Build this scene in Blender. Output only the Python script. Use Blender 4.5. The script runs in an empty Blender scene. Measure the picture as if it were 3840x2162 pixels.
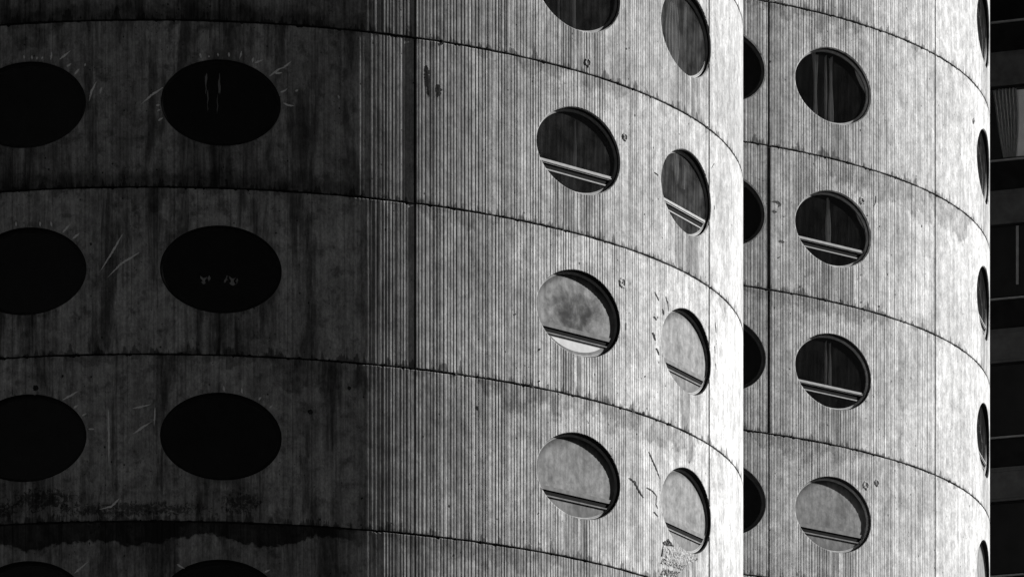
import bpy, math, random
from math import sin, cos, tan, radians as rad, sqrt, pi, floor, exp
import numpy as np
from mathutils import Vector

sc = bpy.context.scene
COL = sc.collection

# ------------------------------------------------------------------ measured layout (metres, camera eye at 0,0,1.7 looking along +Y)
R = 13.322
CEN = {1: (-7.877, 154.836), 2: (-0.572, 175.572)}
Z1 = 43.714                       # height of the reference pour joint (v = 0)
H = 3.6                           # storey height
BASE = (-4.2, 165.2, 0.0)         # the tower's own origin
ALPHA = 1.33 / R                  # half width of a window as an angle
HB = 0.955                        # half height of a window
VC = -1.748                       # window centre below the joint above it
PANE_D = 0.10

def P(lobe, th, v, dr=0.0):
    cx, cy = CEN[lobe]
    r = R + dr
    return (cx + r * sin(th) - BASE[0], cy - r * cos(th) - BASE[1], Z1 + v)

# ------------------------------------------------------------------ helpers
def link(o, parent=None):
    COL.objects.link(o)
    if parent is not None:
        o.parent = parent
    return o

def empty(name, loc):
    o = bpy.data.objects.new(name, None)
    o.location = loc
    o.empty_display_size = 0.5
    return link(o)

class MB:
    """collects faces, links them as one mesh object"""
    def __init__(self):
        self.v = []; self.f = []; self.m = []; self.uv = []
    def vert(self, p, uv=(0, 0)):
        self.v.append(p); self.uv.append(uv)
        return len(self.v) - 1
    def face(self, idx, m=0):
        self.f.append(tuple(idx)); self.m.append(m)
    def box(self, x0, x1, y0, y1, z0, z1, m=0):
        b = [self.vert((x, y, z), (x + y, z)) for z in (z0, z1) for y in (y0, y1) for x in (x0, x1)]
        for q in ((0, 2, 3, 1), (4, 5, 7, 6), (0, 1, 5, 4), (1, 3, 7, 5), (3, 2, 6, 7), (2, 0, 4, 6)):
            self.face([b[i] for i in q], m)
    def mesh(self, name, mats, smooth=False):
        me = bpy.data.meshes.new(name)
        me.from_pydata(self.v, [], self.f)
        for mt in mats:
            me.materials.append(mt)
        me.polygons.foreach_set('material_index', self.m)
        if smooth:
            me.polygons.foreach_set('use_smooth', [True] * len(self.f))
        ul = me.uv_layers.new(name='UVMap')
        li = np.zeros(len(me.loops), dtype=np.int32)
        me.loops.foreach_get('vertex_index', li)
        uv = np.array(self.uv, dtype=np.float32)[li]
        ul.data.foreach_set('uv', uv.ravel())
        me.update()
        return me
    def build(self, name, mats, parent=None, smooth=False):
        if not isinstance(mats, (list, tuple)):
            mats = [mats]
        return link(bpy.data.objects.new(name, self.mesh(name, mats, smooth)), parent)

# ------------------------------------------------------------------ materials
class NT:
    def __init__(self, name):
        self.mat = bpy.data.materials.new(name)
        self.mat.use_nodes = True
        self.t = self.mat.node_tree
        self.t.nodes.clear()
        self.out = self.t.nodes.new('ShaderNodeOutputMaterial')
    def n(self, kind, **kw):
        nd = self.t.nodes.new('ShaderNode' + kind)
        for k, val in kw.items():
            setattr(nd, k, val)
        return nd
    def put(self, sock, val):
        if isinstance(val, bpy.types.NodeSocket):
            self.t.links.new(val, sock)
        elif val is not None:
            sock.default_value = val
    def math(self, op, a, b=None, c=None, clamp=False):
        nd = self.n('Math', operation=op, use_clamp=clamp)
        for i, x in enumerate((a, b, c)):
            if x is not None:
                self.put(nd.inputs[i], x)
        return nd.outputs[0]
    def ramp(self, x, lo, hi, a=0.0, b=1.0, smooth=True):
        nd = self.n('MapRange')
        nd.interpolation_type = 'SMOOTHSTEP' if smooth else 'LINEAR'
        self.put(nd.inputs['Value'], x)
        for k, val in (('From Min', lo), ('From Max', hi), ('To Min', a), ('To Max', b)):
            self.put(nd.inputs[k], val)
        return nd.outputs['Result']
    def xyz(self, x, y, z=0.0):
        nd = self.n('CombineXYZ')
        self.put(nd.inputs[0], x); self.put(nd.inputs[1], y); self.put(nd.inputs[2], z)
        return nd.outputs[0]
    def noise(self, vec, scale, detail=4.0, rough=0.55, dist=0.0):
        nd = self.n('TexNoise')
        self.put(nd.inputs['Vector'], vec)
        nd.inputs['Scale'].default_value = scale
        nd.inputs['Detail'].default_value = detail
        nd.inputs['Roughness'].default_value = rough
        nd.inputs['Distortion'].default_value = dist
        return nd.outputs[0]
    def grey(self, x):
        nd = self.n('CombineColor')
        for i in range(3):
            self.put(nd.inputs[i], x)
        return nd.outputs[0]
    def bsdf(self, albedo, rough=0.9, bump=None, dist=0.01, strength=1.0, spec=0.3, metal=0.0):
        b = self.n('BsdfPrincipled')
        if isinstance(albedo, (int, float)):
            b.inputs['Base Color'].default_value = (albedo, albedo, albedo, 1)
        else:
            self.put(b.inputs['Base Color'], self.grey(albedo))
        self.put(b.inputs['Roughness'], rough)
        b.inputs['Specular IOR Level'].default_value = spec
        b.inputs['Metallic'].default_value = metal
        if bump is not None:
            bp = self.n('Bump')
            bp.inputs['Strength'].default_value = strength
            bp.inputs['Distance'].default_value = dist
            self.put(bp.inputs['Height'], bump)
            self.t.links.new(bp.outputs[0], b.inputs['Normal'])
        self.t.links.new(b.outputs[0], self.out.inputs['Surface'])
        return b
    def uv(self):
        t = self.n('UVMap', uv_map='UVMap')
        s = self.n('SeparateXYZ')
        self.t.links.new(t.outputs[0], s.inputs[0])
        return s.outputs[0], s.outputs[1]
    def objcoord(self):
        return self.n('TexCoord').outputs['Object']

def deg_u(a, off=0.0):
    return rad(a) * R + off
SOAKED = [(-7.2, deg_u(33), deg_u(66), .50), (-10.8, deg_u(23), deg_u(62), .42), (0.0, deg_u(37), deg_u(52), .26), (-3.6, deg_u(26), deg_u(35), .28),
          (-7.2, deg_u(11.5), deg_u(22), .75), (-7.2, deg_u(-7.5), deg_u(-2.5), .40), (-7.2, deg_u(1.5), deg_u(9), .22),
          (-3.6, deg_u(-3), deg_u(4), .40), (0.0, deg_u(-13), deg_u(-8.5), .55), (0.0, deg_u(5.5), deg_u(8.8), .40),
          (3.6, deg_u(40, 100), deg_u(70, 100), .70), (0.0, deg_u(29, 100), deg_u(49, 100), .36), (-3.6, deg_u(29, 100), deg_u(44, 100), .42), (7.2, deg_u(33, 100), deg_u(45, 100), .34)]

def concrete():
    t = NT('ribbed_concrete')
    u, v = t.uv()
    base = t.xyz(u, v)
    M = t.math
    # distance below the joint above, inside its own storey
    s = M('MULTIPLY', M('FRACT', M('DIVIDE', v, -H)), H)
    storey = M('FLOOR', M('DIVIDE', v, -H))
    up = M('SUBTRACT', H, s)
    cl = t.noise(base, 0.55, 5, 0.6)                                    # broad cloudiness
    mid = t.noise(t.xyz(u, M('MULTIPLY', v, 0.7)), 4.2, 7, 0.70, 0.3)    # blotches
    fine = t.noise(t.xyz(u, M('MULTIPLY', v, 0.6)), 22.0, 4, 0.75)
    st1 = t.noise(t.xyz(M('MULTIPLY', u, 13.0), M('MULTIPLY', v, 0.30), storey), 1.0, 3, 0.6)   # vertical board marks
    st2 = t.noise(t.xyz(M('MULTIPLY', u, 2.3), M('MULTIPLY', v, 0.22), storey), 1.0, 4, 0.6)    # broad runs
    st3 = t.noise(t.xyz(M('MULTIPLY', u, 34.0), M('MULTIPLY', v, 0.5), storey), 1.0, 2, 0.5)
    a = t.ramp(cl, 0.28, 0.72, 0.82, 1.14)
    a = M('MULTIPLY', a, t.ramp(mid, 0.32, 0.70, 0.66, 1.20))
    a = M('MULTIPLY', a, t.ramp(fine, 0.28, 0.72, 0.74, 1.20))
    a = M('MULTIPLY', a, t.ramp(st1, 0.30, 0.70, 0.82, 1.14))
    a = M('MULTIPLY', a, t.ramp(st2, 0.32, 0.70, 0.84, 1.10))
    a = M('MULTIPLY', a, t.ramp(st3, 0.25, 0.75, 0.91, 1.07))
    # damp stain hanging under a joint: steps with the boards, ragged lower edge
    edge = t.noise(t.xyz(M('MULTIPLY', u, 0.55), M('MULTIPLY', storey, 7.3)), 1.0, 2, 0.5)
    board = t.noise(t.xyz(M('SNAP', u, 0.34), M('MULTIPLY', storey, 3.1)), 3.0, 0, 0.5)
    rag = t.noise(base, 5.0, 4, 0.6)
    reach = M('ADD', t.ramp(edge, 0.50, 0.78, -0.45, 0.60, False), 0.0)
    # the soaked stretches one can point at: (top of the storey, from, to along the wall, depth)
    for vt_, ua, ub, dep in SOAKED:
        here = M('MULTIPLY', M('LESS_THAN', v, vt_ - .001), M('GREATER_THAN', v, vt_ - H))
        span = M('MULTIPLY', t.ramp(u, ua - .25, ua + .35, 0.0, dep), t.ramp(u, ub - .6, ub + .3, 1.0, 0.0))
        reach = M('MAXIMUM', reach, M('MULTIPLY', here, span))
    reach = M('ADD', reach, M('ADD', t.ramp(board, 0.3, 0.7, -0.16, 0.16, False), t.ramp(rag, 0.2, 0.8, -0.20, 0.20, False)))
    damp = t.ramp(M('SUBTRACT', reach, s), -0.02, 0.06, 0.0, 1.0)
    damp = M('MULTIPLY', damp, t.ramp(mid, 0.2, 0.7, 1.0, 0.55))
    a = M('MULTIPLY', a, M('SUBTRACT', 1.0, M('MULTIPLY', damp, 0.46)))
    # soot crusts just above the joints, small upward teeth
    teeth = t.noise(t.xyz(M('MULTIPLY', u, 5.0), M('MULTIPLY', storey, 5.7)), 1.0, 4, 0.7)
    crust = t.ramp(M('SUBTRACT', M('MULTIPLY', t.ramp(teeth, 0.46, 0.78, 0.0, 0.48, False), t.ramp(rag, 0.25, 0.6, 0.2, 1.0)), up), -0.02, 0.03, 0.0, 1.0)
    a = M('MULTIPLY', a, M('SUBTRACT', 1.0, M('MULTIPLY', crust, 0.62)))
    # uneven darker band along the foot of the two upper storeys of the near lobe
    foot_n = t.noise(t.xyz(M('MULTIPLY', u, 1.6), M('MULTIPLY', v, 1.2)), 1.0, 5, 0.65)
    foot_dark = t.ramp(M('SUBTRACT', t.ramp(foot_n, 0.25, 0.75, 0.12, 0.62, False), up), -0.12, 0.22, 0.0, 1.0)
    foot_dark = M('MULTIPLY', M('MULTIPLY', foot_dark, t.ramp(u, 3.6, 6.2, 1.0, 0.0)), M('GREATER_THAN', v, -H))
    a = M('MULTIPLY', a, M('SUBTRACT', 1.0, M('MULTIPLY', foot_dark, 0.6)))
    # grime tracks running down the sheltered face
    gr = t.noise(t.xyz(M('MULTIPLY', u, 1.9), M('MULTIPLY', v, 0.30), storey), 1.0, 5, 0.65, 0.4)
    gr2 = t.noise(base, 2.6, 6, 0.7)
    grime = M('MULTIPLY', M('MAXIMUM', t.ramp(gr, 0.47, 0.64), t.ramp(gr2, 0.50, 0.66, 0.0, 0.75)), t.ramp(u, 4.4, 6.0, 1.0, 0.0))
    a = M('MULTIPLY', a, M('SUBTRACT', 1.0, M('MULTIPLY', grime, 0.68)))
    # pores and bug holes
    pits = None
    for scl, size, keep in ((1.7, 0.055, 0.35), (4.2, 0.10, 0.62), (9.0, 0.13, 0.74)):
        vo = t.n('TexVoronoi')
        t.put(vo.inputs['Vector'], t.xyz(u, M('MULTIPLY', v, 0.8)))
        vo.inputs['Scale'].default_value = scl
        sepc = t.n('SeparateColor')
        t.t.links.new(vo.outputs['Color'], sepc.inputs[0])
        pit = M('MULTIPLY', t.ramp(vo.outputs['Distance'], size * 0.55, size, 1.0, 0.0), M('GREATER_THAN', sepc.outputs[0], keep))
        pits = pit if pits is None else M('MAXIMUM', pits, pit)
    a = M('MULTIPLY', a, M('SUBTRACT', 1.0, M('MULTIPLY', pits, 0.85)))
    # runs under the windows: dark drip tracks below the openings (uses a second uv: x from window centre, y below it)
    w = t.n('UVMap', uv_map='Win'); ws = t.n('SeparateXYZ'); t.t.links.new(w.outputs[0], ws.inputs[0])
    wx, wy = ws.outputs[0], ws.outputs[1]
    drip = t.noise(t.xyz(M('MULTIPLY', u, 6.0), M('MULTIPLY', v, 0.25), storey), 1.0, 3, 0.6)
    below = M('MULTIPLY', t.ramp(wy, 0.60, 0.95, 0.0, 1.0), t.ramp(M('ABSOLUTE', wx), 0.35, 1.05, 1.0, 0.0))
    a = M('MULTIPLY', a, M('SUBTRACT', 1.0, M('MULTIPLY', M('MULTIPLY', below, t.ramp(drip, 0.34, 0.62)), 0.55)))
    # old growth on the two lower storeys of the near lobe
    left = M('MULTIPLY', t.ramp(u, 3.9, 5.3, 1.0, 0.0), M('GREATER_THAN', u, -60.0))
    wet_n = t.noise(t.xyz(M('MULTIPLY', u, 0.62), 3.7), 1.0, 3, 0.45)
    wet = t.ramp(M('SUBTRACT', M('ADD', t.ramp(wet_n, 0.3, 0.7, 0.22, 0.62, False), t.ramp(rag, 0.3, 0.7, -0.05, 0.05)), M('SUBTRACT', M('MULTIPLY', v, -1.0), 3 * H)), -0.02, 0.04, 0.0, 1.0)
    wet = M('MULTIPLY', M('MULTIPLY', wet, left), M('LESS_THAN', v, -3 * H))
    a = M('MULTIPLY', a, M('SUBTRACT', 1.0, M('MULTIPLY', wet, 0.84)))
    lich = t.noise(base, 9.0, 8, 0.75, 1.0)
    for mu, mv, ru, rv in ((-2.25, -10.28, 1.15, 0.34), (2.05, -10.36, 0.62, 0.34), (-0.4, -10.55, 2.6, 0.22), (-3.3, -10.5, 0.8, 0.3)):
        d = M('SQRT', M('ADD', M('POWER', M('DIVIDE', M('SUBTRACT', u, mu), ru), 2.0), M('POWER', M('DIVIDE', M('SUBTRACT', v, mv), rv), 2.0)))
        area = t.ramp(d, 0.35, 1.25, 0.58, 0.30, False)
        mk = M('MULTIPLY', t.ramp(M('SUBTRACT', area, lich), -0.03, 0.08, 0.0, 1.0), t.ramp(d, 0.8, 1.3, 1.0, 0.0))
        a = M('MULTIPLY', a, M('SUBTRACT', 1.0, M('MULTIPLY', mk, 0.72)))
    oi = t.n('ObjectInfo')
    sep = t.n('SeparateColor'); t.t.links.new(oi.outputs['Color'], sep.inputs[0])
    a = M('MULTIPLY', a, M('MULTIPLY', sep.outputs[0], 0.425))
    a = M('MINIMUM', M('MAXIMUM', a, 0.02), 0.72)
    hgt = M('ADD', M('MULTIPLY', t.noise(base, 34.0, 2, 0.7), 0.35), M('MULTIPLY', st3, 0.35))
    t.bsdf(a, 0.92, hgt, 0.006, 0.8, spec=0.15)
    return t.mat

def simple(name, lo, hi, scale=6.0, rough=0.8, spec=0.3, bump=0.0, detail=5, metal=0.0):
    t = NT(name)
    n = t.noise(t.objcoord(), scale, detail, 0.65)
    t.bsdf(t.ramp(n, 0.28, 0.72, lo, hi), rough, n if bump else None, bump or 0.01, 1.0, spec, metal)
    return t.mat

def clear_glass():
    t = NT('dark_window_glass')
    fr = t.n('Fresnel'); fr.inputs['IOR'].default_value = 1.45
    tr = t.n('BsdfTransparent'); tr.inputs[0].default_value = (0.92, 0.92, 0.92, 1)
    gl = t.n('BsdfGlossy'); gl.inputs['Roughness'].default_value = 0.03
    c = t.objcoord()
    wob = t.noise(c, 1.3, 2, 0.5)
    bp = t.n('Bump'); bp.inputs['Strength'].default_value = 0.25; bp.inputs['Distance'].default_value = 0.02
    t.put(bp.inputs['Height'], wob)
    t.t.links.new(bp.outputs[0], gl.inputs['Normal'])
    m = t.n('MixShader')
    t.put(m.inputs[0], t.math('MULTIPLY', fr.outputs[0], 0.9))
    t.t.links.new(tr.outputs[0], m.inputs[1]); t.t.links.new(gl.outputs[0], m.inputs[2])
    # a thin uneven film of dust
    df = t.n('BsdfDiffuse'); df.inputs[0].default_value = (0.3, 0.3, 0.3, 1)
    sp = t.n('SeparateXYZ'); t.t.links.new(c, sp.inputs[0])
    streak = t.noise(t.xyz(t.math('MULTIPLY', sp.outputs[0], 9.0), 0.0, t.math('MULTIPLY', sp.outputs[2], 0.5)), 1.0, 3, 0.6)
    cloud = t.noise(c, 2.2, 5, 0.6)
    oi = t.n('ObjectInfo'); sep = t.n('SeparateColor'); t.t.links.new(oi.outputs['Color'], sep.inputs[0])
    dust = t.math('MULTIPLY', t.math('MULTIPLY', t.ramp(streak, 0.3, 0.75, 0.3, 1.0), t.ramp(cloud, 0.3, 0.7, 0.3, 1.2)), sep.outputs[0])
    m2 = t.n('MixShader'); t.put(m2.inputs[0], dust)
    t.t.links.new(m.outputs[0], m2.inputs[1]); t.t.links.new(df.outputs[0], m2.inputs[2])
    t.t.links.new(m2.outputs[0], t.out.inputs['Surface'])
    return t.mat

def dusty_glass():
    t = NT('soiled_window_glass')
    c = t.objcoord()
    oi = t.n('ObjectInfo'); sep = t.n('SeparateColor'); t.t.links.new(oi.outputs['Color'], sep.inputs[0])
    shift = t.n('VectorMath', operation='ADD'); t.t.links.new(c, shift.inputs[0])
    t.put(shift.inputs[1], t.xyz(t.math('MULTIPLY', sep.outputs[2], 37.0), 0.0, t.math('MULTIPLY', sep.outputs[2], 11.0)))
    cc = shift.outputs[0]
    s0 = t.n('SeparateXYZ'); t.t.links.new(c, s0.inputs[0])
    ex, ez = t.math('DIVIDE', s0.outputs[0], 1.25), t.math('DIVIDE', s0.outputs[2], 0.88)
    e = t.math('ADD', t.math('MULTIPLY', ex, ex), t.math('MULTIPLY', ez, ez))
    n1 = t.noise(cc, 1.9, 9, 0.66, 0.35)
    n1 = t.math('SUBTRACT', n1, t.math('MULTIPLY', t.ramp(t.math('ADD', e, t.math('MULTIPLY', n1, .5)), 0.2, 1.05, 0.26, -0.12), t.math('MULTIPLY', t.math('SUBTRACT', 1.0, oi.outputs['Alpha']), 0.8)))
    n2 = t.noise(cc, 6.0, 6, 0.7, 0.2)
    sp = t.n('SeparateXYZ'); t.t.links.new(cc, sp.inputs[0])
    n3 = t.noise(t.xyz(t.math('MULTIPLY', sp.outputs[0], 7.0), 0.0, t.math('MULTIPLY', sp.outputs[2], 0.9)), 1.0, 4, 0.6)
    a = t.math('MULTIPLY', t.ramp(n1, 0.17, 0.62, t.math('MULTIPLY', sep.outputs[0], sep.outputs[1]), sep.outputs[0]), t.ramp(n2, 0.28, 0.72, 0.62, 1.25))
    a = t.math('MULTIPLY', a, t.ramp(n3, 0.3, 0.7, 0.72, 1.15))
    fr = t.math('MULTIPLY', t.ramp(t.math('SUBTRACT', t.math('ADD', e, t.math('MULTIPLY', n2, 0.9)), 0.0), 1.10, 1.42, 0.0, 0.75), t.ramp(s0.outputs[2], 0.1, 0.6, 0.15, 1.0))
    a = t.math('MULTIPLY', a, t.math('SUBTRACT', 1.0, fr))
    t.bsdf(a, 0.8, None, spec=0.12)
    return t.mat

MAT = {}
MAT['concrete'] = concrete()
MAT['scar'] = simple('gouged_concrete', 0.015, 0.06, 14.0, 0.95, 0.05)
MAT['scratch'] = simple('pale_mortar_smear', 0.70, 0.88, 9.0, 0.9, 0.2)
MAT['rough'] = simple('broken_concrete', 0.17, 0.44, 16.0, 0.95, 0.1, bump=0.05, detail=8)
MAT['reveal_shade_dirt'] = simple('reveal_shade_and_rim_dirt', 0.012, 0.022, 6.0, 0.9, 0.08)  # near-black: shade of the reveals put into the colour; also the dirty rims
MAT['joint'] = simple('joint_filler', 0.010, 0.03, 5.0, 0.95, 0.05)
MAT['frame'] = simple('window_frame_metal', 0.18, 0.27, 5.0, 0.7, 0.2)
MAT['shadeframe'] = simple('frame_metal_shade', 0.012, 0.022, 5.0, 0.7, 0.1)  # frame copy for the shaded windows, their shade put into the colour
MAT['brightmetal'] = simple('bright_rail_metal', 0.12, 0.18, 7.0, 0.65, 0.2)
MAT['dullmetal'] = simple('soiled_frame_metal', 0.10, 0.17, 5.0, 0.85, 0.1)
MAT['glass'] = clear_glass()
MAT['dusty'] = dusty_glass()
MAT['board'] = simple('white_board', 0.24, 0.34, 3.0, 0.6)
MAT['slot'] = simple('vent_slot_black', 0.003, 0.008, 4.0, 0.9, 0.05)
MAT['inside'] = simple('dark_interior', 0.006, 0.014, 1.0, 0.95, 0.05)
MAT['drape'] = simple('pale_streak_strip', 0.55, 0.75, 3.0, 0.9, 0.1)
MAT['roof'] = simple('roof_gravel', 0.12, 0.2, 8.0, 0.95)

# marks on the walls: (angle in degrees, height) points on the round walls
SCRATCHES = [[(1.51,-1.455),(0.4,-1.628),(-0.52,-1.821)],[(11.41,-1.144),(12.25,-0.982),(12.91,-0.908)],[(12.63,-0.956),(13.48,-0.792)],[(11.97,-1.081),(12.63,-1.042)],[(12.44,-1.474),(12.91,-1.424),(13.1,-1.378)],[(12.72,-1.698),(13.19,-1.742),(13.76,-1.747)],[(0.86,-1.842),(1.23,-1.833)],[(0.96,-1.97),(1.29,-1.927)],[(1.05,-2.172),(1.51,-2.107)],[(4.92,-0.704),(5.05,-0.819)],[(6.58,-0.693),(6.62,-0.766)],[(7.6,-0.672),(7.63,-0.77)],[(8.8,-0.63),(8.62,-0.804)],[(10.01,-0.874),(10.85,-0.787)],[(9.92,-0.755),(9.79,-0.877)],[(5.75,-0.751),(5.78,-0.793)],[(13.85,-1.431),(14.14,-1.384)],[(-8.15,-0.817),(-7.11,-0.633)],[(-7.49,-0.973),(-7.02,-0.904)],[(-6.74,-1.151),(-6.27,-1.026)],[(-4.69,-1.323),(-5.15,-1.527),(-5.38,-1.748)],[(-4.22,-1.446),(-4.37,-1.595)],[(-11.57,-0.691),(-11.53,-0.769)],[(-10.8,-0.701),(-10.76,-0.788)],[(-9.76,-0.735),(-9.85,-0.799)],[(-8.9,-0.646),(-9.0,-0.83)],[(-5.71,-0.922),(-5.79,-0.986)],[(-10.33,-0.793),(-10.29,-0.729)],[(-7.87,-4.554),(-7.11,-4.366)],[(-6.93,-4.69),(-6.27,-4.574)],[(-2.28,-4.627),(-3.29,-5.031),(-4.41,-5.434)],[(-0.7,-5.015),(-2.37,-5.248),(-3.66,-5.545)],[(-10.04,-4.297),(-9.98,-4.405)],[(-12.33,-4.269),(-12.3,-4.377)],[(-9.0,-4.307),(-8.87,-4.416)],[(17.96,-1.434),(18.07,-1.518)],[(-7.87,-8.159),(-6.37,-7.976)],[(-6.83,-8.338),(-6.37,-8.276)],[(-6.05,-8.514),(-5.58,-8.461)],[(-5.43,-8.797),(-4.87,-8.804)],[(-1.3,-8.368),(-0.34,-8.326),(0.4,-8.283)],[(-1.26,-8.917),(-0.34,-8.768),(0.49,-8.652)],[(-3.57,-8.397),(-3.53,-9.041),(-3.52,-9.641)],[(0.77,-8.36),(0.68,-8.746)],[(10.38,-8.137),(10.66,-8.069)],[(11.41,-8.298),(11.73,-8.238)],[(7.13,-7.864),(7.19,-7.992)],[(8.8,-7.894),(8.86,-8.022)],[(-6.74,-11.9),(-5.43,-11.65)],[(10.94,-11.847),(11.5,-11.785)],[(2.8,-11.723),(3.53,-11.82)],[(-2.55,-10.309),(-3.29,-10.478),(-4.41,-10.539)]]
GOUGES = [(1,[(26.81,-0.569),(26.92,-0.739),(27.02,-0.952),(27.12,-1.252)],0.105),(1,[(28.02,-0.943),(28.11,-1.07),(28.02,-1.225)],0.123),(1,[(28.44,-0.011),(28.61,-0.031)],0.044),(1,[(39.56,0.032),(39.71,0.012)],0.035),(1,[(51.48,0.873),(51.64,0.854)],0.035),(1,[(38.3,-7.162),(38.95,-7.218)],0.061),(1,[(32.26,-7.827),(32.37,-7.92)],0.061),(1,[(52.34,-7.14),(52.92,-7.155)],0.07),(1,[(29.93,-7.156),(30.19,-7.214)],0.053),(1,[(39.61,-6.318),(39.61,-6.362)],0.039),(1,[(36.64,-5.659),(36.64,-5.686)],0.035),(1,[(54.25,-7.132),(54.58,-7.161)],0.044),(1,[(52.05,-8.701),(52.94,-8.775),(53.68,-8.943),(54.42,-9.048)],0.049),(1,[(55.28,-7.967),(55.87,-8.128),(56.77,-8.337),(57.28,-8.489)],0.029),(1,[(54.9,-8.791),(55.97,-8.832),(56.67,-8.901)],0.024),(1,[(56.67,-8.901),(56.57,-9.093),(56.87,-9.179)],0.017),(1,[(56.17,-9.284),(56.97,-9.361)],0.029),(1,[(39.46,-9.94),(39.49,-9.968)],0.022),(1,[(56.34,-4.339),(57.1,-4.499)],0.025),(1,[(58.36,-4.343),(58.75,-4.462),(58.95,-4.638)],0.02),(1,[(57.77,-4.651),(58.06,-4.776)],0.036),(1,[(56.16,-4.904),(56.72,-4.958)],0.045),(1,[(55.97,-5.271),(56.53,-5.43)],0.055),(1,[(56.62,-5.588),(57.19,-5.722)],0.041),(1,[(70.17,-4.304),(70.5,-4.522)],0.032),(1,[(70.0,-4.855),(70.17,-5.012)],0.032),(1,[(51.49,-5.251),(51.49,-5.435)],0.027),(1,[(68.3,-4.641),(68.45,-4.751)],0.014),(1,[(70.33,-5.239),(70.5,-5.372)],0.023),(1,[(39.56,-6.337),(39.56,-6.364)],0.034),(1,[(39.56,-7.027),(39.56,-7.054)],0.034),(1,[(54.62,-6.301),(54.62,-6.334)],0.036),(1,[(56.25,-1.663),(57.0,-1.705)],0.016),(1,[(69.06,-0.847),(69.84,-0.682)],0.016),(1,[(69.84,-1.649),(70.0,-1.734)],0.025),(1,[(54.54,-2.677),(54.54,-2.723)],0.023),(2,[(32.31,2.236),(32.85,2.236),(33.39,2.19)],0.034),(2,[(32.24,2.001),(32.78,1.989)],0.032),(2,[(33.28,2.212),(33.19,2.131)],0.027),(2,[(33.19,1.285),(33.8,1.249)],0.034),(2,[(47.43,2.98),(47.43,2.836),(47.08,2.689)],0.018),(2,[(45.96,2.429),(46.06,2.387)],0.036),(2,[(35.97,0.251),(36.01,0.2)],0.041),(2,[(47.91,0.221),(48.06,0.196)],0.045),(2,[(44.97,0.195),(45.07,0.173)],0.041),(2,[(56.2,2.665),(56.29,2.606)],0.032),(2,[(44.94,0.884),(45.04,0.855)],0.032),(2,[(39.55,0.044),(39.78,0.027)],0.045),(2,[(41.7,0.114),(41.83,0.088)],0.027),(2,[(33.12,0.877),(33.19,0.841)],0.032),(2,[(48.06,2.25),(48.13,2.227)],0.027)]
PLUGS = [(1, 45.84, 0.249, 0.088), (1, 51.279, -1.136, 0.079), (1, 50.906, -4.403, 0.114), (1, 15.275, -8.335, 0.105), (1, 19.042, -7.756, 0.079), (1, -10.421, -7.879, 0.123), (2, 45.055, 2.738, 0.088), (2, 45.773, -4.436, 0.096), (2, 47.586, -4.296, 0.079), (2, 71.154, 6.189, 0.061)]
SPALLS = [[(57.79,-9.911),(58.86,-9.778),(59.84,-9.898),(58.0,-9.952)],[(57.69,-9.978),(59.29,-9.947),(64.06,-9.911),(65.14,-9.963),(62.54,-10.218),(60.18,-10.233),(57.59,-10.224)],[(57.73,-10.258),(60.18,-10.258),(62.54,-10.23),(61.81,-10.358),(59.73,-10.377),(57.42,-10.401)],[(57.79,-10.49),(59.07,-10.468),(61.1,-10.439),(60.64,-10.569),(58.64,-10.624),(57.34,-10.641)]]

# ------------------------------------------------------------------ ribbed storey bands
rnd = random.Random(11)
# (lobe, centre angle) of the window columns, and where the ribbed walls begin and end
COLS = {1: [-11.3, 6.9, 44.88, 63.2], 2: [25.65, 40.9, 78.6]}
ARC = {1: (-62.0, 125.0), 2: (15.5, 150.0)}
SEAM = {1: [(25.70, 0.044, 0.06), (68.35, 0.070, 0.024)], 2: [(31.76, 0.112, 0.05), (59.35, 0.060, 0.03)]}
LIP = {0: 0.012, 1: 0.024, 2: 0.013, 3: 0.004, 4: 0.003}
U0 = {1: 0.0, 2: 100.0}

def rib_fade(lobe, deg):
    lim = 68.35 if lobe == 1 else 59.35
    if deg > lim:
        return 0.10
    if lobe == 1 and deg < 20.5:
        return 0.9
    return 1.0 - 0.45 * max(0, min(1, (deg - 36) / 22.0))

def make_ribs(lobe):
    a0, a1 = ARC[lobe]
    u, uend = rad(a0) * R, rad(a1) * R
    out = []
    while u < uend:
        w = rnd.choice((0.070, 0.078, 0.085, 0.085, 0.095, 0.11)) * rnd.uniform(0.93, 1.07)
        gw = rnd.uniform(0.016, 0.027)
        g = rnd.uniform(0.008, 0.015) * (1.6 if rnd.random() < 0.12 else 1.0)
        out.append((u, w, gw, g))
        u += w
    return out
RIBS = {l: make_ribs(l) for l in (1, 2)}

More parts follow.
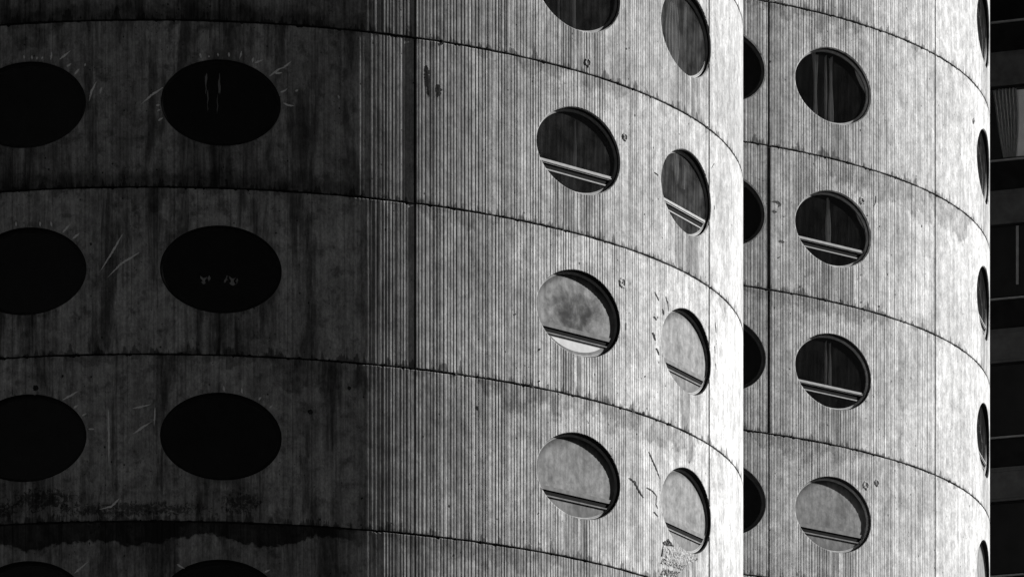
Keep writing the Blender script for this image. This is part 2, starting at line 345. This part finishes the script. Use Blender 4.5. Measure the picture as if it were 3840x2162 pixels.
def profile(lobe, k):
    """columns (u, dr) for one storey of one lobe"""
    rr = random.Random(1000 * lobe + k + 50)
    us, ds = [], []
    for (u, w, gw, g) in RIBS[lobe]:
        deg = math.degrees(u / R)
        fade = rib_fade(lobe, deg)
        gg = g * fade * rr.uniform(0.65, 1.2) * (0.15 if rr.random() < 0.07 else 1.0)
        t0, t1 = rr.uniform(-.0016, .0016), rr.uniform(-.0016, .0016)
        t0 *= 0.4 + fade * .8; t1 *= 0.4 + fade * .8
        us += [u, u + 0.004 + gw * .15, u + (w - gw) * .5, u + w - gw - .004, u + w - gw, u + w - gw * .55]
        ds += [-gg * .35, t0, (t0 + t1) / 2 + .0012 * fade, t1, -gg * .4, -gg]
    us = np.array(us); ds = np.array(ds)
    o = np.argsort(us, kind='stable'); us, ds = us[o], ds[o]
    # lip beside the open seam (near lobe) and the seams themselves
    if lobe == 1:
        seam = rad(25.70) * R
        lip = LIP.get(k, 0.006)
        m = us < seam
        ds[m] -= lip * np.exp(-((seam - us[m]) / 1.1) ** 2)
    ex_u, ex_d = [], []
    for ang, sw, sd in SEAM[lobe]:
        s = rad(ang) * R
        sw2 = 2 * seam_half(lobe, k, ang, sw)
        keep = (us < s - sw2 / 2 - .002) | (us > s + sw2 / 2 + .002)
        edge = np.interp([s - sw2 / 2 - .002, s + sw2 / 2 + .002], us, ds)
        us, ds = us[keep], ds[keep]
        ex_u += [s - sw2 / 2, s - sw2 / 2 + .002, s + sw2 / 2 - .002, s + sw2 / 2]
        ex_d += [edge[0], -sd, -sd, max(edge[1], 0)]
    us = np.concatenate([us, ex_u]); ds = np.concatenate([ds, ex_d])
    o = np.argsort(us, kind='stable')
    return us[o], ds[o]

def seam_half(lobe, k, ang, sw):
    if lobe == 1 and ang < 60:
        f = {0: .9, 1: 1.5, 2: 1.2, 3: .5, 4: .4}.get(k, .6)
    elif lobe == 2 and ang < 40:
        f = {-1: .8, 0: 1.2, 1: 1.05, 2: .6}.get(k, .7)
    else:
        f = 1.0
    return sw * f / 2

def jit(u, seed):
    return (.0030 * sin(u * 3.1 + seed) + .0022 * sin(u * 9.7 + 2 * seed) + .0018 * sin(u * 23.0 + 3 * seed))

def band(lobe, k, vb, vt, wins, name, parent, tint=1.0, extra=None):
    us, ds = profile(lobe, k)
    WU = []
    for (wd) in wins:
        c = rad(wd)
        WU.append(c * R)
    add = []
    for uc in WU:
        a = ALPHA * R
        for q in range(49):
            add.append(uc - a * cos(pi * q / 48))
    if add:
        add = np.array(add)
        d2 = np.interp(add, us, ds)
        us = np.concatenate([us, add]); ds = np.concatenate([ds, d2])
        o = np.argsort(us, kind='stable'); us, ds = us[o], ds[o]
        # drop near-duplicates but never the tips
        tips = [uc + sgn * ALPHA * R for uc in WU for sgn in (-1, 1)]
        keep = [0]
        for i in range(1, len(us)):
            istip = any(abs(us[i] - t) < 1e-9 for t in tips)
            if us[i] - us[keep[-1]] < 0.0012:
                if istip:
                    keep[-1] = i
                continue
            keep.append(i)
        us, ds = us[keep], ds[keep]
    b = MB(); winuv = []
    rc = random.Random(lobe * 77 + k)
    chipt = [(rc.uniform(us[0], us[-1]), rc.uniform(.015, .05), rc.uniform(.006, .034)) for _ in range(70)]
    chipb = [(rc.uniform(us[0], us[-1]), rc.uniform(.015, .05), rc.uniform(.006, .034)) for _ in range(70)]
    uoff = U0[lobe]
    vc = -H * (k - 1) + VC
    def V(u, v, d):
        i = b.vert(P(lobe, u / R, v, d), (u + uoff, v))
        if WU:
            uc = min(WU, key=lambda q: abs(q - u))
            winuv.append((u - uc, vc - v))
        else:
            winuv.append((9.0, 0.0))
        return i
    def chip(lst, u):
        e = 0.0
        for c, w, h in lst:
            if abs(u - c) < w:
                e = max(e, h * (1 - abs(u - c) / w) ** .6)
        return e
    n = len(us)
    rings_t, rings_b, lo_edge, hi_edge, status = [], [], [], [], []
    a_ = ALPHA * R
    near = []
    for i in range(n):
        u, d = float(us[i]), float(ds[i])
        gt = .021 + jit(u, k * 1.7 + lobe) + chip(chipt, u)
        gb = .021 + jit(u, (k + 1) * 1.7 + lobe + .6) + chip(chipb, u)
        rings_t.append([V(u, vt, -.055), V(u, vt - gt, -.055), V(u, vt - gt, d - .004), V(u, vt - gt - .008, d)])
        rings_b.append([V(u, vb, -.055), V(u, vb + gb, -.055), V(u, vb + gb, d - .004), V(u, vb + gb + .008, d)])
        st = None
        for j, uc in enumerate(WU):
            e = (u - uc) / a_
            if abs(e) <= 1 + 1e-9:
                h = HB * sqrt(max(0.0, 1 - e * e))
                if h < 1e-5:
                    q = V(u, vc, d); st = (j, q, q, h)
                else:
                    st = (j, V(u, vc - h, d), V(u, vc + h, d), h)
        status.append(st)
    for i in range(n - 1):
        for q in range(3):
            m = 1 if q == 0 else 0
            b.face((rings_t[i][q + 1], rings_t[i + 1][q + 1], rings_t[i + 1][q], rings_t[i][q]), m)
            b.face((rings_b[i][q], rings_b[i + 1][q], rings_b[i + 1][q + 1], rings_b[i][q + 1]), m)
        um = (us[i] + us[i + 1]) / 2
        fill = 1 if any(abs(um - rad(sa) * R) < .001 + seam_half(lobe, k, sa, sw) - .003 for sa, sw, sd in SEAM[lobe]) else 0
        t0, t1, b0, b1 = rings_t[i][3], rings_t[i + 1][3], rings_b[i][3], rings_b[i + 1][3]
        s0, s1 = status[i], status[i + 1]
        if s0 and s1 and s0[0] == s1[0]:
            b.face((b0, b1, s1[1], s0[1]), fill)
            b.face((s0[2], s1[2], t1, t0), fill)
        else:
            poly = [b0, b1]
            if s1 and s1[3] < 1e-5: poly.append(s1[1])
            poly += [t1, t0]
            if s0 and s0[3] < 1e-5: poly.append(s0[1])
            b.face(poly, fill)
    # reveals: rounded lip, then straight in to the plane of the pane
    for j, uc in enumerate(WU):
        th = uc / R
        nx, ny = sin(th), -cos(th)
        idx = [i for i in range(n) if status[i] and status[i][0] == j]
        loop = [(i, status[i][1]) for i in idx] + [(i, status[i][2]) for i in reversed(idx[1:-1])]
        base = (CEN[lobe][0] + (R * cos(ALPHA) - PANE_D - .03) * nx - BASE[0], CEN[lobe][1] + (R * cos(ALPHA) - PANE_D - .03) * ny - BASE[1])
        r1, r2, r3 = [], [], []
        for i, q in loop:
            p = b.v[q]; u, v = b.uv[q][0] - uoff, b.uv[q][1]
            cu, cv = u - uc, v - vc
            L = sqrt((cu / a_ / a_) ** 2 + (cv / HB / HB) ** 2) + 1e-9
            gu, gv = cu / a_ / a_ / L, cv / HB / HB / L
            for ring, off, dr in ((r1, .010, -.008), (r2, .026, -.034)):
                ring.append(V(u - gu * off, v - gv * off, min(ds[i], 0) * .3 + dr))
            p2 = b.v[r2[-1]]
            dist = (p2[0] - base[0]) * nx + (p2[1] - base[1]) * ny
            r3.append(b.vert((p2[0] - nx * dist, p2[1] - ny * dist, p2[2]), (u + uoff + .2, v))); winuv.append((9.0, 0.0))
        m = len(loop)
        for q in range(m):
            q2 = (q + 1) % m
            b.face((loop[q][1], loop[q2][1], r1[q2], r1[q]))
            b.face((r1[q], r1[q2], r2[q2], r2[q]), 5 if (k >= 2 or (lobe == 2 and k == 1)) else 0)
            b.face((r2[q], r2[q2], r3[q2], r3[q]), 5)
    if extra:
        extra(b, V, us, ds)
    o = b.build(name, [MAT['concrete'], MAT['joint'], MAT['scar'], MAT['scratch'], MAT['rough'], MAT['reveal_shade_dirt']], parent)
    me = o.data
    w2 = me.uv_layers.new(name='Win')
    li = np.zeros(len(me.loops), dtype=np.int32)
    me.loops.foreach_get('vertex_index', li)
    w2.data.foreach_set('uv', np.array(winuv, dtype=np.float32)[li].ravel())
    o.color = (tint, tint, tint, 1)
    return o

def ragged(b, V, pts, width, dr, m, rr, taper=True, step=0.03, rough=0.35):
    """a torn strip along a polyline (theta deg, v), following the wall"""
    P2 = [(rad(a) * R, v) for a, v in pts]
    S = [P2[0]]
    for (x0, y0), (x1, y1) in zip(P2, P2[1:]):
        L = max(1e-4, math.hypot(x1 - x0, y1 - y0)); n = max(2, int(L / step))
        for q in range(1, n + 1):
            S.append((x0 + (x1 - x0) * q / n, y0 + (y1 - y0) * q / n))
    N = len(S); rows = []
    for i, (x, y) in enumerate(S):
        xa, ya = S[max(0, i - 1)]; xb, yb = S[min(N - 1, i + 1)]
        L = math.hypot(xb - xa, yb - ya) + 1e-9
        nx, ny = -(yb - ya) / L, (xb - xa) / L
        f = i / (N - 1)
        w = width * .5 * ((sin(pi * (0.12 + .86 * f))) if taper else 1.0)
        wa, wb = w * rr.uniform(1 - rough, 1 + rough), w * rr.uniform(1 - rough, 1 + rough)
        rows.append((V(x - nx * wa, y - ny * wa, dr[0]), V(x, y, dr[1]), V(x + nx * wb, y + ny * wb, dr[0])))
    for r0, r1 in zip(rows, rows[1:]):
        b.face((r0[0], r0[1], r1[1], r1[0]), m); b.face((r0[1], r0[2], r1[2], r1[1]), m)

def plug(b, V, a, v, r, rr):
    """a form-tie plug: a low rim of mortar round a pit"""
    u = rad(a) * R; N = 18
    hh = .12 if a < 21 else 1.0
    prof = [(1.25, -.004, 0), (1.0, .020 * hh, 0), (.78, .026 * hh, 0), (.55, .006, 2 if a < 21 else 0), (.25, .008, 2)]
    rings = []
    jr = [rr.uniform(.8, 1.15) for _ in range(N)]
    for s, d, m in prof:
        rings.append([V(u + cos(2 * pi * q / N) * r * s * jr[q], v + sin(2 * pi * q / N) * r * s * jr[(q + 5) % N], d + rr.uniform(-.004, .004)) for q in range(N)])
    for i in range(len(prof) - 1):
        for q in range(N):
            b.face((rings[i][q], rings[i][(q + 1) % N], rings[i + 1][(q + 1) % N], rings[i + 1][q]), prof[i][2])
    b.face(rings[-1], 2)

def marks(lobe, vb, vt):
    def f(b, V, us, ds):
        rr = random.Random(lobe * 31 + int(vt * 10) + 400)
        if lobe == 1:
            for pts in SCRATCHES:
                if vb < pts[0][1] <= vt:
                    ragged(b, V, pts, 0.044, (.001, .009), 3, rr)
            for pts in SPALLS:
                if vb < pts[0][1] <= vt:
                    spall(b, V, pts, rr)
        for l, pts, w in GOUGES:
            if l == lobe and vb < pts[0][1] <= vt:
                pts = list(pts)
                if len(pts) == 2 and abs(pts[0][1] - pts[1][1]) < .05:
                    pts[1] = (pts[1][0], pts[0][1] - max(.03, w))
                ragged(b, V, pts, w * 1.15, (.003, .005), 2, rr, True, .018, .5)
                if w > .06: continue
                # the torn bright lip on the sunward side
                ragged(b, V, [(p[0] - math.degrees(w * .62 / R), p[1] - .012) for p in pts], w * .35, (.001, .012), 0, rr, True, .02, .6)
        for l, a, v, r in PLUGS:
            if l == lobe and vb < v <= vt:
                plug(b, V, a, v, r, rr)
    return f

def spall(b, V, poly, rr):
    """scabbled patch: lumpy sheet over the outline"""
    P2 = [(rad(a) * R, v) for a, v in poly]
    us_ = [p[0] for p in P2]; n = 46
    rows = []
    for i in range(n + 1):
        u = min(us_) + (max(us_) - min(us_)) * (i + .001) / (n + .002)
        ys = []
        for (x0, y0), (x1, y1) in zip(P2, P2[1:] + P2[:1]):
            if (x0 - u) * (x1 - u) < 0:
                ys.append(y0 + (y1 - y0) * (u - x0) / (x1 - x0))
        if len(ys) < 2:
            rows.append(None); continue
        lo, hi = min(ys) + rr.uniform(-.02, .02), max(ys) + rr.uniform(-.02, .02)
        m = 7
        rows.append([V(u + rr.uniform(-.004, .004), lo + (hi - lo) * q / m, (.003 if q in (0, m) else rr.uniform(-.004, .026))) for q in range(m + 1)])
    for r0, r1 in zip(rows, rows[1:]):
        if r0 and r1:
            for q in range(7):
                b.face((r0[q], r1[q], r1[q + 1], r0[q + 1]), 4)

# ------------------------------------------------------------------ the tower
tower = empty('concrete_tower', BASE)
tower['label'] = 'pale ribbed concrete tower of bulging round lobes with rows of oval porthole windows'
tower['category'] = 'tower'

TINT = {(1, 0): .78, (1, 1): .90, (1, 2): 1.06, (1, 3): 1.02, (1, 4): .88}
for k in range(0, 5):
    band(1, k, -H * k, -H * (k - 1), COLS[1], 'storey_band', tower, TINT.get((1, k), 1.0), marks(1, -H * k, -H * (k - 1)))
band(1, -3, H, 4 * H, [], 'upper_wall', tower, .9)
band(1, 8, -Z1, -4 * H, [], 'lower_wall', tower, .9)
for k in range(-2, 4):
    band(2, k, -H * k, -H * (k - 1), COLS[2], 'storey_band', tower, 0.97, marks(2, -H * k, -H * (k - 1)))
band(2, -5, 3 * H, 4 * H, [], 'upper_wall', tower, .9)
band(2, 9, -Z1, -3 * H, [], 'lower_wall', tower, .9)

# the plain sides turned away from the street, the dark core and the flat roof
for l in (1, 2):
    b = MB()
    a0, a1 = rad(ARC[l][1]) - .004, rad(ARC[l][0] + 360) + .004
    n = 60; rows = []
    for i in range(n + 1):
        th = a0 + (a1 - a0) * i / n
        rows.append([b.vert(P(l, th, v, -.03), (th * R + 300, v)) for v in (-Z1, 4 * H)])
    for r0, r1 in zip(rows, rows[1:]):
        b.face((r0[0], r1[0], r1[1], r0[1]))
    o = b.build('rear_wall', MAT['rough'], tower)
    b = MB(); rows = []
    for i in range(73):
        th = 2 * pi * i / 72
        rows.append([b.vert(P(l, th, v, -2.6)) for v in (-Z1, 4 * H - .4)])
    for r0, r1 in zip(rows, rows[1:]):
        b.face((r0[0], r1[0], r1[1], r0[1]))
    b.build('core_wall', MAT['inside'], tower)
    b = MB()
    tp = [b.vert(P(l, 2 * pi * i / 96, 4 * H + .02 + .013 * l, -.02)) for i in range(96)]
    bt = [b.vert(P(l, 2 * pi * i / 96, 4 * H - .3 + .013 * l, -.065)) for i in range(96)]
    b.face(tp); b.face(list(reversed(bt)))
    for i in range(96):
        b.face((tp[i], bt[i], bt[(i + 1) % 96], tp[(i + 1) % 96]))
    b.build('roof', MAT['roof'], tower)

# ------------------------------------------------------------------ windows: frame ring > pane, lower pane, rails, strips for reflected streaks
WA, WB = 1.33 - .026, HB - .026             # clear opening at the pane
def ell(zz, a, bb):
    q = 1 - (zz / bb) ** 2
    return a * sqrt(q) if q > 0 else 0.0

def frame_mesh():
    b = MB(); N = 96
    prof = [(.012, -.012), (.012, -.030), (-.006, -.034), (-.018, -.032), (-.026, -.026), (-.028, -.016), (-.044, -.014), (-.052, -.008), (-.054, .03)]
    rings = []
    for off, y in prof:
        rings.append([b.vert(((WA + off - .004) * cos(2 * pi * i / N), y, (WB + off - .004) * sin(2 * pi * i / N))) for i in range(N)])
    for r0, r1 in zip(rings, rings[1:]):
        for i in range(N):
            j = (i + 1) % N
            b.face((r0[i], r0[j], r1[j], r1[i]))
    return b.mesh('window_frame', [MAT['frame']], True)

def chord_plate(name, mat, z0, z1, y0, y1, inset=.050):
    """flat sheet or bar of the oval between two heights"""
    a, bb = WA - inset, WB - inset
    z0, z1 = max(z0, -bb), min(z1, bb)
    b = MB(); N = 40; L = []; 
    for i in range(N + 1):
        f = .5 - .5 * cos(pi * i / N)
        z = z0 + (z1 - z0) * f
        L.append((ell(z, a, bb), z))
    ring = [(x, z) for x, z in L] + [(-x, z) for x, z in reversed(L)]
    out = []
    for p in ring:
        if not out or math.hypot(p[0] - out[-1][0], p[1] - out[-1][1]) > 1e-4:
            out.append(p)
    if math.hypot(out[0][0] - out[-1][0], out[0][1] - out[-1][1]) < 1e-4: out.pop()
    f0 = [b.vert((x, y0, z)) for x, z in out]
    if y1 - y0 < .009:            # a pane is one sheet
        b.face(f0)
        return b.mesh(name, [mat])
    f1 = [b.vert((x, y1, z)) for x, z in out]
    b.face(f0); b.face(list(reversed(f1)))
    for i in range(len(out)):
        j = (i + 1) % len(out)
        b.face((f0[j], f0[i], f1[i], f1[j]))
    return b.mesh(name, [mat])

FRAME = frame_mesh()
FRAME_SHADED = FRAME.copy(); FRAME_SHADED.materials.clear(); FRAME_SHADED.materials.append(MAT['shadeframe'])
ZR = (-.335, -.422, -.538, -.566)
MESH = {
    'pane_full': chord_plate('pane', MAT['glass'], -2, 2, .0, .008),
    'pane_up': chord_plate('pane', MAT['glass'], ZR[0], 2, .0, .008),
    'pane_low': chord_plate('lower_pane', MAT['glass'], -2, ZR[3], .0, .008),
    'dusty_up': chord_plate('pane', MAT['dusty'], ZR[0], 2, .0, .008),
    'dusty_low': chord_plate('lower_pane', MAT['dusty'], -2, ZR[3], .0, .008),
    'board_low': chord_plate('lower_pane', MAT['board'], -2, ZR[3] - .045, -.010, -.008, .115),
    'rail': chord_plate('rail', MAT['frame'], ZR[1], ZR[0] + .002, -.024, .02, .040),
    'rail_cap': chord_plate('rail_cap', MAT['brightmetal'], ZR[1] + .022, ZR[0] - .040, -.040, -.025, .05),
    'sash': chord_plate('lower_sash', MAT['dullmetal'], -2, ZR[3] - .004, -.006, .001, .046),
    'rail_thin': chord_plate('rail', MAT['brightmetal'], ZR[3] - .002, ZR[2], -.012, .02, .044),
    'rail_dusty': chord_plate('rail', MAT['dullmetal'], ZR[1], ZR[0] + .002, -.020, .02, .044),
    'rail_thin_dusty': chord_plate('rail', MAT['dullmetal'], ZR[3] - .002, ZR[2], -.03, .02, .044),
    'slot': chord_plate('vent_slot', MAT['slot'], ZR[2], ZR[1], .008, .02, .046),
}
def streak_strip_mesh(x, w, z0, z1, folds, y=.16):  # pale strips added behind the glass to stand in for reflected streaks
    b = MB(); n = max(6, folds * 6); rows = []
    for i in range(n + 1):
        f = i / n
        xx = x - w / 2 + w * f
        yy = y + .03 * sin(f * folds * 2 * pi)
        rows.append(tuple(b.vert((xx * (1 - .0 * q) + .018 * min(.5, z1 - z0) ** 2 / (z1 - z0) * sin(3.1 * q * pi + x * 40) + (f - .5) * w * (.5 * sin(q * 5 + x * 9)), yy, z0 + (z1 - z0) * q + .03 * sin(f * 5 + x * 30) * (1 if q in (0, 1) else 0))) for q in (0, .2, .4, .6, .8, 1)))
    for r0, r1 in zip(rows, rows[1:]):
        for q in range(5):
            b.face((r0[q], r1[q], r1[q + 1], r0[q + 1]))
    return b.mesh('drape', [MAT['drape']], True)

def window(lobe, deg, k, kind, a=0.0, c=0.0, seed=0.0, low='low', streak_strips=(), centre=0.0, dark=False, label=None):
    th = rad(deg)
    cx, cy = CEN[lobe]
    rr = R * cos(ALPHA) - PANE_D
    o = bpy.data.objects.new('window', FRAME_SHADED if dark else FRAME)
    link(o, tower)
    o.location = (cx + rr * sin(th) - BASE[0], cy - rr * cos(th) - BASE[1], Z1 - H * (k - 1) + VC)
    o.rotation_euler = (0, 0, th)
    if label: o['label'] = label
    def sub(name, me, col=None):
        s = link(bpy.data.objects.new(name, me), o)
        if col: s.color = col
        return s
    g = (a, a, a, 1)
    if kind == 'full':
        sub('pane', MESH['pane_full'], g)
    elif kind == 'rail':
        sub('pane', MESH['pane_up'], g); sub('lower_pane', MESH['pane_low'], g)
    else:
        sub('pane', MESH['dusty_up'], (a, c, seed, 1 - centre))
        if low == 'board': sub('lower_sash', MESH['sash'])
        sub('lower_pane', MESH['board_low'] if low == 'board' else MESH['dusty_low'], (a * .75, c, seed + .3, 1))
    if kind != 'full':
        tag_ = '_dusty' if kind == 'dusty' else ''
        sub('rail', MESH['rail' + tag_]); sub('rail', MESH['rail_thin' + tag_]); sub('vent_slot', MESH['slot'])
        if not tag_: sub('rail_cap', MESH['rail_cap'])
    for d in streak_strips:
        sub('drape', streak_strip_mesh(*d))
    return o

# near lobe, shaded columns
for k in (1, 2, 3, 4):
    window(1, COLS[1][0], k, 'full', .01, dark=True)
    dr = {1: ((-.31, .035, .28, .66, 1, .10), (-.27, .02, -.1, .30, 1, .12), (-.02, .035, .26, .68, 1, .10), (-.06, .015, -.15, .22, 1, .12)),
          2: ((-.36, .10, -.24, -.11, 1, .10), (-.24, .05, -.19, -.10, 1, .12), (.13, .06, -.18, -.09, 1, .12), (.26, .11, -.25, -.10, 1, .10), (.36, .04, -.22, -.15, 1, .12))}.get(k, ())
    window(1, COLS[1][1], k, 'full', .01, streak_strips=dr, dark=True)
# near lobe, sunlit columns
window(1, COLS[1][2], 0, 'full', .05, streak_strips=((.05, .05, -.9, .9, 1, .10), (-.4, .04, -.9, .9, 1, .14)))
window(1, COLS[1][2], 1, 'rail', .06, streak_strips=((.08, .05, -.3, .75, 1, .10),), label='dark glazed window with a bright metal rail across it')
window(1, COLS[1][2], 2, 'dusty', .19, .04, .1, 'board', centre=.9, label='window with smeared dark grey glass and a bright white lower pane')
window(1, COLS[1][2], 3, 'dusty', .19, .38, .4, label='window with dusty mid grey glass')
window(1, COLS[1][3], 0, 'full', .14, streak_strips=((.3, .06, -.9, .8, 1, .08), (-.1, .5, -.9, .9, 4, .2)))
window(1, COLS[1][3], 1, 'rail', .16, streak_strips=((-.1, .12, .2, .9, 1, .10), (.25, .10, .2, .9, 1, .1)))
window(1, COLS[1][3], 2, 'dusty', .215, .5, .65, label='window with pale dusty glass')
window(1, COLS[1][3], 3, 'dusty', .205, .48, .85, label='window with pale dusty glass')
# far lobe
for k in (-1, 0, 1, 2):
    window(2, COLS[2][0], k, 'full', .01, dark=True)
window(2, COLS[2][1], -1, 'full', .02, streak_strips=((-.42, .14, -.9, .8, 2, .12), (-.08, .05, -.9, .8, 1, .10), (.12, .12, -.9, .8, 2, .12)))
window(2, COLS[2][1], 0, 'rail', .025, streak_strips=((.0, .13, -.3, .8, 2, .10),))
window(2, COLS[2][1], 1, 'rail', .025, streak_strips=((-.08, .05, -.3, .8, 1, .10), (.07, .06, -.3, .8, 1, .10)))
window(2, COLS[2][1], 2, 'dusty', .165, .33, .25, centre=.4, label='window with dusty grey glass')
for k in (-2, -1):
    window(2, COLS[2][2], k, 'full', .06)
for k in (0, 1):
    window(2, COLS[2][2], k, 'rail', .06)
window(2, COLS[2][2], 2, 'dusty', .17, .6, .55, label='window with dusty grey glass')

# ------------------------------------------------------------------ the dark block behind
MAT['spandrel'] = simple('grey_spandrel', 0.032, 0.055, 2.5, 0.85, 0.2, bump=.01)
MAT['blackglass'] = simple('black_window_glass', 0.002, 0.006, 1.5, 0.35, 0.06)
MAT['ledge'] = simple('pale_ledge', 0.10, 0.15, 3.0, 0.6, 0.4)
MAT['blackwall'] = simple('black_cladding', 0.004, 0.009, 2.0, 0.8, 0.05)
MAT['blind'] = simple('pale_blind', 0.78, 0.88, 1.2, 0.9, 0.1)
YAW = rad(-21.0)
SH = 4.10
t0 = 194.4
off = empty('office_block', (14.6, t0, 0))
off.rotation_euler = (0, 0, YAW)
off['label'] = 'dark office block with grey spandrel bands and black windows behind the tower'
off['category'] = 'building'
def zpix(y):       # height on the facade
    return 1.7 + (4948.86 - y) / 16500.0 * t0
X0, X1 = -3.95, 7.45
ztop_band = zpix(130)        # top of one grey band
b = MB(); b.box(X0, X1, .9, 14.0, 0, ztop_band + 2 * SH + 1.5)
b.build('rear_mass', MAT['blackwall'], off)
bh = (215 - 130) / 16500.0 * t0
for k in range(-2, 9):
    zt = ztop_band - k * SH
    b = MB(); b.box(X0, X1, -.02, .93, zt - bh + .01, zt)
    b.box(X0, X1, -.045, -.018, zt - .12, zt - .07)
    b.box(X0, X1, -.045, -.018, zt - bh + .09, zt - bh + .15)
    b.build('spandrel', MAT['spandrel'], off)
    # ledge under the window row below this band
    zl = zt - (400 - 130) / 16500.0 * t0
    b = MB(); b.box(X0, X1, -.03, .93, zl - .05, zl)
    b.build('ledge', MAT['ledge'], off)
    b = MB(); b.box(X0, X1, .05, .93, zl - (480 - 402) / 16500.0 * t0 + .02, zl - .05)
    b.build('apron', MAT['blackwall'], off)
    zw0, zw1 = zl, zt - bh + .01
    if -1 <= k <= 6:
        BW = 1.62
        for q in range(7):
            xa, xb = X0 + .02 + q * BW, X0 + .02 + (q + 1) * BW
            w = MB()
            for c0, c1, r0, r1 in ((xa + .003, xa + .05, zw0, zw1), (xb - .05, xb - .003, zw0, zw1)):
                w.box(c0, c1, .06, .16, r0 + .002, r1 - .002)
            w.box(xa + .05, xb - .05, .07, .15, zw0 + .002, zw0 + .06); w.box(xa + .05, xb - .05, .07, .15, zw1 - .06, zw1 - .002)
            wf = w.build('window', MAT['blackwall'], off)
            g = MB(); g.box(xa + .05, xb - .05, .10, .104, zw0 + .06, zw1 - .06)
            gp = g.build('pane', MAT['glass' if (q == 2 and k == 0) else 'blackglass'], wf); gp.color = (.002, .002, .002, 1)
MAT['curtain'] = simple('striped_curtain', 0.30, 0.48, 9.0, 0.9, 0.1)
# gathered curtain and drawn blind in one window
zt = ztop_band
zw1 = zt - bh; zw0 = zt - (398 - 130) / 16500.0 * t0
b = MB(); n = 110; m = 16; rows = []
for i in range(n + 1):
    f = i / n; row = []
    for j in range(m + 1):
        h = j / m
        xl = -.10 - .34 * h ** .8                      # the folds run together towards the foot
        xr = .25 + .05 * sin(pi * h) + .03 * h
        x = xl + (xr - xl) * f
        y = .25 + .085 * sin(f * 6.5 * 2 * pi) * (.6 + .4 * h)
        row.append(b.vert((x, y, zw0 + .03 + (zw1 - zw0 - .06) * h)))
    rows.append(row)
for r0, r1 in zip(rows, rows[1:]):
    for j in range(m):
        b.face((r0[j], r1[j], r1[j + 1], r0[j + 1]))
cur = b.build('curtain', MAT['curtain'], None, True)
cur.location = off.location; cur.rotation_euler = off.rotation_euler
cur['label'] = 'pale pleated curtain gathered in narrow folds in a window of the dark block'
cur['category'] = 'curtain'

b = MB(); b.box(.20, .90, .34, .36, zw0 + .07, zw1 - .07); b.box(.20, .90, .33, .37, zw0 + .03, zw0 + .068)
b.build('roller_blind', MAT['blind'], off)
b = MB(); b.box(.33, .41, .055, .095, zw0 - SH + .35, zw1 - SH - .07)
b.build('pipe', MAT['ledge'], off)

# ------------------------------------------------------------------ ground
MAT['asphalt'] = simple('asphalt', 0.025, 0.045, 0.8, 0.9, 0.2)
b = MB(); q = [b.vert((x, y, 0)) for x, y in ((-2500, -2500), (2500, -2500), (2500, 2500), (-2500, 2500))]; b.face(q)
g = b.build('ground', MAT['asphalt']); g['kind'] = 'structure'

# ------------------------------------------------------------------ light
AZ, EL = 110.9, 24.0       # measured from the camera side round to the right
d = Vector((sin(rad(AZ)) * cos(rad(EL)), -cos(rad(AZ)) * cos(rad(EL)), sin(rad(EL))))
sl = bpy.data.lights.new('sun', 'SUN'); sl.energy = 5.0; sl.angle = rad(.5); sl.color = (1, .995, .985)
so = bpy.data.objects.new('sun', sl); COL.objects.link(so)
so.rotation_euler = d.to_track_quat('Z', 'Y').to_euler()
so.location = (60, 100, 90)

w = bpy.data.worlds.new('World'); sc.world = w; w.use_nodes = True
nt = w.node_tree; nt.nodes.clear()
sky = nt.nodes.new('ShaderNodeTexSky'); sky.sky_type = 'NISHITA'; sky.sun_disc = False
sky.sun_elevation = rad(EL); sky.sun_rotation = math.atan2(d.x, d.y)
sky.air_density = 0.25; sky.dust_density = 0.0; sky.ozone_density = 3.0
# black-and-white film behind a red filter: the sky counts by its red light
bw = nt.nodes.new('ShaderNodeSeparateColor'); bg = nt.nodes.new('ShaderNodeBackground'); out = nt.nodes.new('ShaderNodeOutputWorld')
nt.links.new(sky.outputs[0], bw.inputs[0]); nt.links.new(bw.outputs[0], bg.inputs[0]); nt.links.new(bg.outputs[0], out.inputs[0])
bg.inputs[1].default_value = 0.05

# ------------------------------------------------------------------ camera
cam = bpy.data.cameras.new('camera'); co = bpy.data.objects.new('camera', cam); COL.objects.link(co)
co.location = (0, 0, 1.7); co.rotation_euler = (rad(90), 0, 0)
cam.sensor_width = 36.0; cam.lens = 36.0 * 16500.0 / 2575.0
cam.shift_y = (4948.86 - 725.0) / 2575.0
cam.clip_start = 1.0; cam.clip_end = 6000
sc.camera = co

sc.view_settings.view_transform = 'Standard'; sc.view_settings.look = 'None'
sc.view_settings.exposure = 1.15; sc.view_settings.gamma = 1.0
sc.cycles.max_bounces = 4; sc.cycles.diffuse_bounces = 2; sc.cycles.caustics_reflective = False; sc.cycles.caustics_refractive = False
